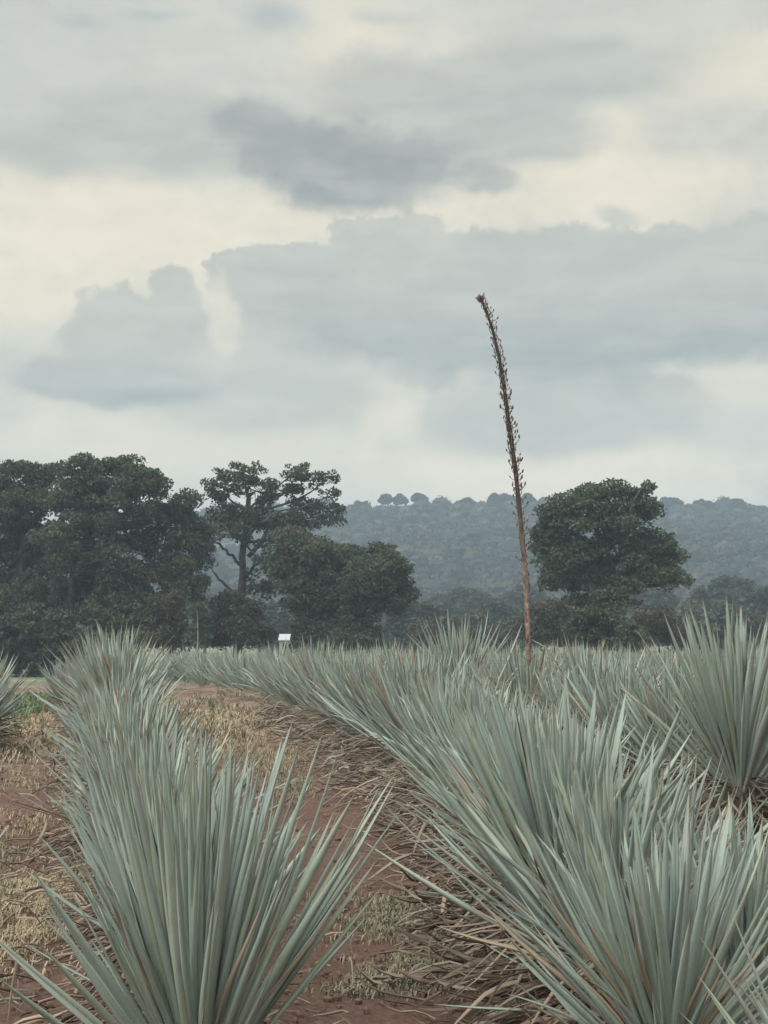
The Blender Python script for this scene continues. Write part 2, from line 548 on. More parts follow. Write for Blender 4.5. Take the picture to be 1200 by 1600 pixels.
def gz(x, y):
    x = np.asarray(x, float)
    y = np.asarray(y, float)
    z = -0.50 * sstep(y, 22, 66) - 0.45 * sstep(y, 66, 130)
    near = 1 - sstep(y, 55, 68)
    bed = np.zeros_like(x)
    u = (x - np.interp(y, RY, RX)) / 2.15
    k = np.clip(np.round(u), 0, 30)
    bed = np.maximum(bed, np.exp(-((u - k) * 2.15 / 0.55) ** 2))
    for k in (0, 1):
        bed = np.maximum(bed, np.exp(-((x - row_left(y, k)) / 0.55) ** 2) * (y < 36))
    z = z + near * 0.09 * bed
    z = z + near * (0.07 * fbm(x * 0.8, y * 0.8, 3, 3) + 0.06 * fbm(x * 4.0, y * 4.0, 11, 4))
    z = z + 0.35 * fbm(x * 0.05, y * 0.05, 5, 3) * sstep(y, 60, 110)
    return z


def ground_at(x, y):
    return float(gz(np.array([x]), np.array([y]))[0])


def spaced(lo, hi, step0, growth, centre):
    out, x, s = [centre], centre, step0
    while x < hi:
        x += s
        s *= growth
        out.append(x)
    x, s = centre, step0
    while x > lo:
        x -= s
        s *= growth
        out.insert(0, x)
    return np.array(out)


gx = spaced(-640, 640, 0.055, 1.035, 0.0)
gx = np.unique(np.concatenate([gx, np.arange(-4.5, 4.5, 0.055)]))
gy = spaced(-40, 660, 0.05, 1.018, 6.5)
XX, YY = np.meshgrid(gx, gy)
ZZ = gz(XX, YY)
nx, ny = len(gx), len(gy)
idx = np.arange(nx * ny).reshape(ny, nx)
Q = np.stack([idx[:-1, :-1], idx[:-1, 1:], idx[1:, 1:], idx[1:, :-1]], -1).reshape(-1, 4)
ground = link('ground', mesh('ground', np.stack([XX, YY, ZZ], -1).reshape(-1, 3), Q, M['ground']))
tag(ground, 'reddish brown field soil with dry straw between the agave rows', kind='structure')

# ------------------------------------------------------------------ hill
HY0, HY1 = 235.0, 520.0


def ridge(x):
    x = np.asarray(x, float)
    return 43.6 + 1.6 * np.sin(x * 0.021 + 1.0) + 2.5 * fbm(x * 0.02, x * 0 + 3.3, 21, 3) - 7.0 * sstep(-x, 40, 130) + 0.022 * np.clip(x - 20, 0, 200)


def hz(x, y):
    s = np.clip((np.asarray(y, float) - HY0) / (HY1 - HY0), 0, 1)
    prof = 0.72 * s + 0.28 * s * s
    back = np.clip((np.asarray(y, float) - HY1) / 260.0, 0, 1)
    return -2.5 + (ridge(x) + 2.5) * (prof - back * back * 0.8) + 9.0 * fbm(np.asarray(x) * 0.012, np.asarray(y) * 0.012, 31, 3) * np.sin(math.pi * np.clip(s, 0, 1))


hx = np.linspace(-690, 690, 150)
hy = np.concatenate([np.linspace(HY0 - 3, HY1, 70), np.linspace(HY1 + 5, 690, 16)])
XX, YY = np.meshgrid(hx, hy)
ZZ = hz(XX, YY)
idx = np.arange(XX.size).reshape(XX.shape)
Q = np.stack([idx[:-1, :-1], idx[:-1, 1:], idx[1:, 1:], idx[1:, :-1]], -1).reshape(-1, 4)
hill = link('hill', mesh('hill', np.stack([XX, YY, ZZ], -1).reshape(-1, 3), Q, M['hill']))
tag(hill, 'long level wooded hill fading blue behind the trees', kind='structure')


def leaf_quads(pos, size, up=0.35, aspect=0.5, droop=0.0):
    """One leaf-sized rhombus per position, tilted at random with a bias to face upwards."""
    n = len(pos)
    nrm = rng.normal(size=(n, 3))
    nrm /= np.linalg.norm(nrm, axis=1)[:, None]
    nrm[:, 2] += up
    nrm /= np.linalg.norm(nrm, axis=1)[:, None]
    a = rng.normal(size=(n, 3))
    a[:, 2] -= droop
    a -= (a * nrm).sum(1)[:, None] * nrm
    a /= np.linalg.norm(a, axis=1)[:, None] + 1e-9
    b = np.cross(nrm, a)
    s = (size * rng.uniform(0.65, 1.35, n))[:, None]
    bend = nrm * s * 0.12
    Vv = np.stack([pos - a * s * .5 - bend, pos + b * s * aspect * .5, pos + a * s * .5 - bend, pos - b * s * aspect * .5], 1)
    return Vv.reshape(-1, 3), np.arange(4 * n).reshape(n, 4)


def hill_woods():
    acc_p, acc_s, acc_c, acc_l = [], [], [], []
    xs, ys, rs = [], [], []
    y = HY0 + 2
    while y < HY1 + 14:
        half = y * 0.30 + 22
        step = 5.3 + 0.6 * math.sin(y)
        x = -half + rng.uniform(0, 4)
        while x < half:
            px, py = x + rng.uniform(-2.0, 2.0), y + rng.uniform(-2.2, 2.2)
            clear = fbm(np.array([px * 0.025]), np.array([py * 0.05]), 77, 3)[0]
            if clear < 0.17 or y > HY1 - 12:
                xs.append(px)
                ys.append(py)
                rs.append(rng.uniform(1.9, 3.3) * (0.8 if y > HY1 - 10 else 1.0) * (1.45 if rng.random() < .08 else 1))
            x += step * rng.uniform(0.75, 1.3)
        y += 5.4
    x = -195.0
    while x < 195:                                       # mounds of bigger trees along the skyline
        r_ = rng.uniform(1.6, 4.2) if rng.random() < .8 else rng.uniform(4.2, 6.0)
        if not -6 < x < 14:
            xs.append(x)
            ys.append(HY1 - rng.uniform(1, 9))
            rs.append(r_ * .85)
        x += r_ * rng.uniform(.8, 2.4)
    xs, ys, rs = map(np.array, (xs, ys, rs))
    zs = hz(xs, ys)
    K = 44
    n = len(xs)
    d = rng.normal(size=(n, K, 3))
    d /= np.linalg.norm(d, axis=2)[..., None]
    d[..., 2] = np.where(d[..., 2] < -0.3, -d[..., 2], d[..., 2])
    rad = rs[:, None, None] * rng.uniform(0.80, 1.04, (n, K, 1))
    ctr = np.stack([xs, ys, zs + rs * 0.75], 1)
    p = ctr[:, None, :] + d * rad * np.array([1.0, 1.0, 0.82])
    V_, Q_ = leaf_quads(p.reshape(-1, 3), 0.85, 0.5, 0.8)
    leaf = np.repeat(rng.uniform(0, 1, n * K), 4)
    tone = rng.uniform(0, .6, n)
    clump = rng.uniform(0, 1, n)
    D = np.stack([leaf * 0.4 + np.repeat(tone, K * 4), np.repeat(clump, K * 4), leaf * 0, leaf * 0 + 1], 1)
    # a lumpy solid heart inside every crown
    na, nb = 8, 4
    th, ph = np.meshgrid(np.arange(na) * 2 * math.pi / na, np.linspace(-.7, 1.5, nb + 1))
    dome = np.stack([np.cos(th) * np.cos(ph), np.sin(th) * np.cos(ph), np.sin(ph)], -1).reshape(-1, 3)
    cv = ctr[:, None, :] + dome[None] * (rs * .9)[:, None, None] * rng.uniform(.78, 1.05, (n, len(dome), 1)) * np.array([1.0, 1.0, 0.82])
    cq = np.array([(i * na + j, i * na + (j + 1) % na, (i + 1) * na + (j + 1) % na, (i + 1) * na + j) for i in range(nb) for j in range(na)])
    cq = (cq[None] + (np.arange(n) * len(dome))[:, None, None]).reshape(-1, 4) + len(V_)
    cd = np.stack([np.repeat(tone + .1, len(dome)), np.repeat(clump, len(dome)), np.zeros(n * len(dome)), np.ones(n * len(dome))], 1)
    V_, Q_, D = np.concatenate([V_, cv.reshape(-1, 3)]), np.concatenate([Q_, cq]), np.concatenate([D, cd])
    me = mesh('hill_forest', V_, Q_, M['fol_hill'], D, smooth=False)
    return link('hill_forest', me)


hf = hill_woods()
tag(hf, 'dense scrub forest covering the far hillside', kind='stuff')

# ------------------------------------------------------------------ haze (the air over the field)
hb = ((-715, 715), (-55, 705), (-4.5, 60))
c8 = np.array([(x, y, z) for z in hb[2] for y in hb[1] for x in hb[0]])
q8 = np.array([(0, 2, 3, 1), (4, 5, 7, 6), (0, 1, 5, 4), (2, 6, 7, 3), (0, 4, 6, 2), (1, 3, 7, 5)])
hm = bpy.data.materials.new('haze')
hm.use_nodes = True
hn = NT(hm.node_tree)
pv = hn.new('ShaderNodeVolumePrincipled', {'Color': (0.64, 0.83, 1.0, 1), 'Density': 0.00095, 'Anisotropy': 0.0})
ho = hn.new('ShaderNodeOutputMaterial', {})
hn.t.links.new(pv.outputs[0], ho.inputs['Volume'])
haze = link('haze', mesh('haze', c8, q8, hm, smooth=False))
tag(haze, 'thin blue haze in the air over the field', kind='stuff')

# ------------------------------------------------------------------ agave leaves
WT = np.array([0, .06, .2, .4, .6, .78, .90, .965, 1.0])
WW = np.array([.95, .66, .80, 1.0, .93, .70, .40, .16, .015])


def leaf(L, Wd, bend, side, segs=8, chan=0.22, thick=0.26, rand=0.0, dry=0.0, wav=0.0, six=True):
    """Leaf along +Z, upper face towards +Y. Closed crescent section: thick at the base, thin at the tip."""
    t = np.linspace(0, 1, segs + 1) ** 0.92
    wd = np.interp(t, WT, WW) * Wd
    cy = bend * L * t * t + wav * np.sin(t * 6.0) * L * 0.02
    cx = side * L * t * t + wav * np.cos(t * 5.0 + 1) * L * 0.015
    cz = L * t * (1 - 0.5 * (bend ** 2 + side ** 2) * t)
    th = np.interp(t, [0, .1, .5, 1], [1.0, .75, .42, .12]) * thick * wd
    ch = chan * wd
    if six:
        prof = [(-.5, 1.0, 0), (-.22, .22, 0), (.22, .22, 0), (.5, 1.0, 0), (.2, 0, -1), (-.2, 0, -1)]
        us = [0.0, .3, .7, 1.0, .65, .35]
    else:
        prof = [(-.5, 1.0, 0), (0, .15, 0), (.5, 1.0, 0), (0, 0, -1)]
        us = [0.0, .5, 1.0, .5]
    m = len(prof)
    Vv = np.zeros((segs + 1, m, 3))
    D = np.zeros((segs + 1, m, 4))
    for j, (a, b, c) in enumerate(prof):
        Vv[:, j, 0] = cx + a * wd
        Vv[:, j, 1] = cy + b * ch + c * th
        Vv[:, j, 2] = cz
        D[:, j, 0] = t
        D[:, j, 1] = us[j]
    D[:, :, 2] = rand
    D[:, :, 3] = dry
    Q_ = []
    for i in range(segs):
        for j in range(m):
            a, b = i * m + j, i * m + (j + 1) % m
            Q_.append((b, a, a + m, b + m))
    return Vv.reshape(-1, 3), np.array(Q_), D.reshape(-1, 4)


def leaf_matrix(phi, e, roll=0.0):
    cp, sp, ce, se = math.cos(phi), math.sin(phi), math.cos(e), math.sin(e)
    R = np.array([[-sp, -cp * se, cp * ce], [cp, -sp * se, sp * ce], [0, ce, se]])
    if roll:
        c, s = math.cos(roll), math.sin(roll)
        R = R @ np.array([[c, -s, 0], [s, c, 0], [0, 0, 1]])
    return R


def rosette(n, seed, low=24, upright=0.58):
    """(phi, elevation, base point, length, width, bend, side, roll) of every leaf of a plant of unit size (about 1.4 m)."""
    r = random.Random(seed)
    out = []
    for i in range(n):
        f = i / (n - 1.0)
        e = math.radians(low + (88 - low) * f ** upright + r.gauss(0, 10.0) * (1 - 0.5 * f))
        phi = i * 2.39996 + r.gauss(0, .35)
        base = (0.15 * math.cos(e) * math.cos(phi), 0.15 * math.cos(e) * math.sin(phi), 0.10 + 0.26 * math.sin(e))
        L = (0.84 + 0.34 * math.sin(math.pi * min(1, f * 1.05) ** 0.8)) * r.uniform(0.70, 1.12)
        if f > .93:
            L *= 0.9
        Wd = (0.053 if f < .9 else 0.040) * r.uniform(0.70, 1.18)
        bend = r.uniform(-.04, .12) + (0.11 if e < .6 else 0) - (0.12 if r.random() < .14 else 0)
        if r.random() < .05:                                       # a few sag or curl
            bend = r.choice((-.30, -.24, .30))
        out.append((phi, e, base, L, Wd, bend, r.uniform(-.09, .09), r.gauss(0, .35)))
    return out


# leaf meshes shared by the plants whose leaves can be picked out one by one
LEAVES = []
for i in range(26):
    b = [-.10, -.04, 0.0, .03, .05, .08, .11, .15, .19, .24, -.30, -.24, .30][i % 13] + rng.uniform(-.015, .015)
    Vv, Q_, D = leaf(1.0, 1.0 / 18.0 * rng.uniform(.86, 1.14), b, rng.uniform(-.09, .09), 8, rng.uniform(.14, .30), .26, i / 26.0, 0, rng.uniform(0, .5))
    LEAVES.append((b, mesh('agave_leaf', Vv, Q_, M['agave'], D)))


DEAD = []
for i in range(5):
    Vv, Q_, D = leaf(1.0, 1.0 / 20.0, rng.uniform(-.2, .12), rng.uniform(-.12, .12), 8, .34, .22, i / 5.0, .92, rng.uniform(.4, 1.4))
    DEAD.append(mesh('dead_leaf', Vv, Q_, M['agave'], D))


def core_mesh(name):
    Vv, T = icosphere(2)
    Vv = Vv * np.array([.14, .14, .20]) * (1 + .07 * rng.uniform(-1, 1, (len(Vv), 1))) + np.array([0, 0, .17])
    return mesh(name, Vv, T, M['core'], smooth=False)


CORE = core_mesh('core')


def dry_skirt(seed, n=150, reach=1.0):
    """Old dry leaves fallen outwards round the foot of a plant."""
    r = random.Random(seed)
    acc = Acc()
    for i in range(n):
        phi = r.uniform(0, 2 * math.pi)
        e = math.radians(r.uniform(-16, 24))
        L = r.uniform(.35, .82) * reach
        Vv, Q_, D = leaf(L, r.uniform(.009, .025), r.uniform(-.42, -.08), r.uniform(-.25, .25), 5, .35, .3, r.random(), 1.0, r.uniform(.5, 2.0), six=False)
        R = leaf_matrix(phi, e, r.uniform(-.8, .8))
        base = np.array([.12 * math.cos(phi), .12 * math.sin(phi), r.uniform(.08, .36)])
        P = Vv @ R.T + base
        P[:, 2] = np.maximum(P[:, 2], 0.0 + 0.02 * r.random())
        acc.add(P, Q_, D)
    return acc.mesh('dry_leaves', M['dry'])


SKIRTS = [dry_skirt(50 + i) for i in range(4)]


def agave_detailed(x, y, scale, seed, label, n=125, rot=None, tilt=(0, 0), skirt=True, low=24, upright=.58, lw=.74):
    root = link('agave_plant', None, loc=(x, y, ground_at(x, y) - .02))
    r = random.Random(seed)
    root.rotation_euler = (tilt[0], tilt[1], r.uniform(0, 6.28) if rot is None else rot)
    root.scale = (scale,) * 3
    tag(root, label, 'agave', 'blue agave plants in the field')
    link('core', CORE, root)
    for (phi, e, base, L, Wd, bend, side, roll) in rosette(n, seed, low, upright):
        near = sorted(LEAVES, key=lambda q: abs(q[0] - bend))[:7 if abs(bend) < .22 else 2]
        b, me = r.choice(near)
        if r.random() < (.13 if e < 1.15 else .03):               # a leaf that has died back
            me = r.choice(DEAD)
            Wd *= .75
            L *= .85
        o = link('leaf', me, root)
        Rm = leaf_matrix(phi, e, roll)
        k = L * (Wd / 0.072) ** 0.5
        o.matrix_basis = Matrix.Translation(base) @ Matrix([list(Rm[0]), list(Rm[1]), list(Rm[2])]).to_4x4() @ Matrix.Diagonal((lw * L * Wd / .053, lw ** .5 * L, L, 1))
    if skirt:
        s = link('dry_leaves', SKIRTS[seed % 4], root, rot=(0, 0, r.uniform(0, 6.28)))
        s['kind'] = 'stuff'
    return root


def agave_mass(seed, n, segs):
    r = random.Random(seed)
    acc = Acc()
    for (phi, e, base, L, Wd, bend, side, roll) in rosette(n, seed):
        dry = 1.0 if (e < .35 and r.random() < .5) else (.9 if r.random() < .10 else 0.0)
        Vv, Q_, D = leaf(L, Wd * .95, bend if not dry else -.12, side, segs, .2, .26, r.random(), dry, .3, six=False)
        acc.add(Vv @ leaf_matrix(phi, e, roll).T + np.array(base), Q_, D)
    return acc


MASS_MID = [agave_mass(200 + i, 165, 5).mesh('leaves', M['agave']) for i in range(6)]
MASS_FAR = []
for i in range(6):
    a = agave_mass(300 + i, 105, 4)
    MASS_FAR.append(a.mesh('agave_plant', M['agave']))

# near plants: every leaf an object
L0, R0 = 'the row begun by the largest foreground agave', 'the first row right of the path'
agave_detailed(-.58, 4.6, .86, 11, 'largest blue agave nearest the camera, beside the bare red soil strip', 285, upright=.70, low=47, lw=.58)
agave_detailed(-.80, 5.75, .74, 12, 'agave directly behind the largest foreground agave, only its upper leaves clear of it', 217, low=40)
agave_detailed(-1.05, 6.85, .75, 13, 'third agave back in ' + L0, 192, low=40)
agave_detailed(-1.30, 7.9, .76, 14, 'fourth agave back in ' + L0 + ', beside straw', 179, low=40)
agave_detailed(1.34, 4.2, .60, 21, 'small agave in the near right corner with short bluish leaves', 150, low=36)
agave_detailed(1.00, 5.15, .74, 22, 'nearest full agave right of the path with dead leaves heaped on its path side', 225)
agave_detailed(1.42, 5.75, .66, 34, 'short agave wedged behind the nearest right ones, its tips bent to the right', 150, low=14)
agave_detailed(.98, 6.15, .80, 35, 'agave just behind the nearest full one right of the path', 190, low=18)
agave_detailed(.88, 6.95, .96, 23, 'tall fan shaped agave at the front middle of ' + R0, 230)
agave_detailed(1.38, 7.2, .74, 36, 'short agave right of the tall fan shaped one, leaves bent over dry litter', 150, low=12)
agave_detailed(.98, 7.75, .90, 24, 'agave right behind the tall fan shaped one in ' + R0, 190, low=18)
agave_detailed(.92, 8.6, .86, 25, 'agave two places behind the tall fan shaped one, above dead leaves', 180, low=18)
agave_detailed(.95, 9.4, .88, 26, 'agave three places behind the tall fan shaped one', 170, low=18)
agave_detailed(.88, 10.2, .86, 27, 'agave four places behind the tall fan shaped one, leaning over red soil', 165, low=18)
agave_detailed(.84, 11.0, .88, 28, 'agave five places behind the tall fan shaped one', 160, low=18)
agave_detailed(.77, 11.9, .87, 29, 'agave six places behind the tall fan shaped one', 150, low=18)
agave_detailed(.68, 12.8, .87, 37, 'agave seven places behind the tall fan shaped one', 145, low=18)
agave_detailed(.58, 13.7, .87, 38, 'agave eight places behind the tall fan shaped one', 140, low=18)
agave_detailed(3.42, 10.2, .90, 31, 'agave at the right edge with its dry skirt showing, in front of the tallest fan', 179)
agave_detailed(3.02, 12.2, 1.27, 32, 'tallest upright agave fan near the right edge rising above the horizon', 204, low=30, upright=.5)
agave_detailed(4.35, 12.6, 1.15, 33, 'broad agave partly cut by the right edge beside the tallest fan', 172)

# the rest of the field
ZL = 'agave in the rows beyond, one of many alike with bluish leaves overlapping its neighbours'
SPECIAL = []


def place_agave(x, y, s, label=None, group=None, mid=None):
    r = rng.random()
    z = ground_at(x, y) - .02
    mid = y < 24 if mid is None else mid
    if mid:
        root = link('agave_plant', None, loc=(x, y, z), rot=(rng.uniform(-.13, .13), rng.uniform(-.13, .13), rng.uniform(0, 6.28)))
        a = link('leaves', MASS_MID[rng.integers(6)], root)
        a['kind'] = 'stuff'
        b = link('dry_leaves', SKIRTS[rng.integers(4)], root, rot=(0, 0, rng.uniform(0, 6.28)))
        b['kind'] = 'stuff'
    else:
        root = link('agave_plant', MASS_FAR[rng.integers(6)], loc=(x, y, z), rot=(rng.uniform(-.16, .16), rng.uniform(-.16, .16), rng.uniform(0, 6.28)))
    root.scale = (s * rng.uniform(.95, 1.08), s * rng.uniform(.95, 1.08), s)
    tag(root, label or ZL, 'agave', group or 'agaves massed in the rows beyond')
    return root


def in_view(x, y, m=1.0):
    return abs(x) < 0.272 * y + m


# left row
ORD = ['fifth', 'sixth', 'seventh', 'eighth', 'ninth', 'tenth', 'eleventh', 'twelfth', 'thirteenth', 'fourteenth', 'fifteenth', 'sixteenth', 'seventeenth', 'eighteenth',
       'nineteenth', 'twentieth', 'twenty-first', 'twenty-second', 'twenty-third', 'twenty-fourth', 'twenty-fifth', 'twenty-sixth', 'twenty-seventh', 'twenty-eighth']
y, k = 9.0, 0
while y < 31:
    clump = 19.5 < y < 24.5
    lab = ORD[k] + ' agave back in ' + L0 + (', in its raised clump' if clump else '')
    place_agave(float(row_left(y)) + rng.uniform(-.12, .12), y, (1.15 if clump else .80) * rng.uniform(.94, 1.06), lab, 'agaves along the left row', mid=True)
    y += rng.uniform(1.1, 1.35)
    k += 1
# second left row: only its end is in view
for (x, y, s, lab) in ((-5.75, 20.0, 1.0, 'agave cut by the left edge, leaves leaning right over straw ground'), (-6.05, 21.3, .98, 'agave just behind the one cut by the left edge')):
    place_agave(x, y, s, lab, 'agaves at the left edge')
# first row right of the path, beyond the detailed plants
PL = ['nine', 'ten', 'eleven', 'twelve', 'thirteen', 'fourteen', 'fifteen', 'sixteen', 'seventeen', 'eighteen', 'nineteen', 'twenty', 'twenty-one', 'twenty-two', 'twenty-three', 'twenty-four', 'twenty-five', 'twenty-six']
y, k = 14.6, 0
while y < 58:
    if y < 34:
        lab = 'agave ' + PL[k] + ' places behind the tall fan shaped one' + (', where the row bends left' if y > 24 else '')
        k += 1
    else:
        lab = 'agave far along the first right row where it bends left behind the path'
    place_agave(float(row_right(y)) + rng.uniform(-.15, .15), y, rng.uniform(.86, 1.06), lab, 'agaves along the far path edge' if y >= 34 else 'agaves along the first right row')
    y += 1.1 if y < 26 else (1.4 if y < 40 else 1.9)
# dark clump and the flowering plant
place_agave(1.30, 24.2, 1.32, 'large dark green agave left of the tall flower stalk, taller than its neighbours', 'blue agave plants in the field', mid=True)
STX, STY = at(829, 1150, 19.5).x, 19.5
stalk_plant = place_agave(STX, STY, 1.0, 'agave in bloom past its prime carrying the single tall brown flower stalk', 'blue agave plants in the field', mid=True)
stalk_plant.rotation_euler = (0, 0, 0.4)
stalk_plant.scale = (1, 1, 1)
for k in range(1, 17):
    y = 9.0 + (k % 2) * .5
    while y < 58:
        x = float(row_right(y, k)) + rng.uniform(-.2, .2)
        close = any((x - a) ** 2 + (y - b) ** 2 < .8 for a, b in ((1.30, 24.2), (STX, STY), (3.42, 10.2), (3.02, 12.2), (4.35, 12.6)))
        if in_view(x, y, .7) and rng.random() > .05 and not close and (k, y) > (1, 11.0) and not (x > 2.3 and y < 13.4 and k < 3):
            if y < 14.5:
                place_agave(x, y, rng.uniform(.9, 1.04), 'agave in the middle ground between the first right row and the tallest fan', 'agaves near the tallest fan')
            else:
                place_agave(x, y, rng.choice([rng.uniform(.88, 1.06), rng.uniform(.66, .9)], p=[.75, .25]))
        y += (1.2 if y < 26 else (1.75 if y < 40 else 2.4)) * rng.uniform(.9, 1.1)


# ------------------------------------------------------------------ the flower stalk
def local(px, py):
    p = at(px, py, STY)
    return Matrix.Rotation(-0.4, 3, 'Z') @ (p - Vector(stalk_plant.location))


spx = [(831, 1175), (829, 1100), (827, 1050), (825, 985), (822, 920), (818, 860), (812, 800), (806, 740), (799, 690), (793, 645),
       (787, 600), (780, 560), (771, 520), (762, 492), (754, 472), (750, 465)]
spts = np.array([local(*p)[:] for p in spx])
s_t = np.linspace(0, 1, len(spts))
s_r = np.interp(s_t, [0, .2, .5, .75, .95, 1], [.031, .036, .032, .022, .015, .011])
fi = np.linspace(0, 1, 46)
fine = np.stack([np.interp(fi, s_t, spts[:, k]) for k in range(3)], 1)
fr = np.interp(fi, s_t, s_r) * (1 + .10 * np.sin(np.arange(46) * 2.1))
Vv, Q_ = tube(fine, fr, 10, .10)
stalk = link('flower_stalk', mesh('flower_stalk', Vv, Q_, M['stalk']), stalk_plant)


def bract_mesh(seed):
    r = random.Random(seed)
    acc = Acc()
    L = r.uniform(.09, .17)
    pts = [(0, 0, 0), (L * .35, 0, L * .10), (L * .75, 0, L * .38), (L, 0, L * r.uniform(.5, .9))]
    v, q = tube(pts, [.012, .010, .008, .006], 6)
    acc.add(v, q)
    pod, tt = icosphere(1)
    pod = pod * np.array([.020, .018, .034]) + np.array(pts[-1])
    # pod as quads: reuse a short fat tube instead of triangles so that one mesh holds one face size
    v, q = tube([np.array(pts[-1]) + np.array((0, 0, -.03)), np.array(pts[-1]), np.array(pts[-1]) + np.array((.008, 0, .035)), np.array(pts[-1]) + np.array((.014, 0, .06))], [.010, .021, .018, .004], 6)
    acc.add(v, q)
    return acc.mesh('bract', M['bract'])


BR = [bract_mesh(i) for i in range(6)]


def stalk_at(f):
    return np.array([np.interp(f, s_t, spts[:, k]) for k in range(3)]), float(np.interp(f, s_t, s_r))


f = .10
i = 0
while f < .985:
    p, r_ = stalk_at(f)
    ph = i * 2.4 + rng.uniform(-.5, .5)
    o = link('bract', BR[rng.integers(6)], stalk, loc=p + np.array([math.cos(ph) * r_ * .7, math.sin(ph) * r_ * .7, 0]), rot=(0, rng.uniform(-.7, .35), ph))
    k = np.interp(f, [.1, .33, .5, .62, .8, 1], [.34, .46, .60, .60, .44, .36]) * rng.uniform(.5, 1.2)
    o.scale = (k, k, k)
    f += .0021 if f > .42 else .0030
    i += 1
# seed head drooping at the tip
Vv, T = icosphere(2)
Vv = Vv * np.array([.030, .028, .050]) * (1 + .35 * rng.uniform(-1, 1, (len(Vv), 1)))
p, _ = stalk_at(1.0)
link('seed_head', mesh('seed_head', Vv, T, M['bract']), stalk, loc=p + np.array([-.012, 0, -.02]))
# long pale dry leaves that lean against the stalk
for (a, b, wd) in (((772, 1062), (822, 975), .05), ((764, 1092), (826, 1028), .055), ((850, 1015), (829, 1000), .035), ((768, 1085), (822, 1048), .09)):
    pa, pb = np.array(local(*a)[:]), np.array(local(*b)[:])
    pa[1] -= .15
    d = pb - pa
    L = float(np.linalg.norm(d))
    Vv, Q_, D = leaf(L, wd, .05, .03, 7, .3, .3, rng.random() * .2, .45 if wd < .08 else 0.0)
    zq = Vector(d).to_track_quat('Z', 'Y').to_matrix()
    link('leaf', mesh('agave_leaf', Vv @ np.array(zq).T + pa, Q_, M['agave'], D), stalk_plant)


# ------------------------------------------------------------------ trees
def trunk_path(p0, p1, n=9, wob=.12):
    p0, p1 = np.array(p0, float), np.array(p1, float)
    t = np.linspace(0, 1, n)[:, None]
    p = p0 + (p1 - p0) * t
    L = np.linalg.norm(p1 - p0)
    p += np.sin(t * math.pi) * rng.normal(size=(1, 3)) * L * wob * .4 * np.array([1, 1, .3])
    p[1:-1] += rng.normal(size=(n - 2, 3)) * L * .012
    return p


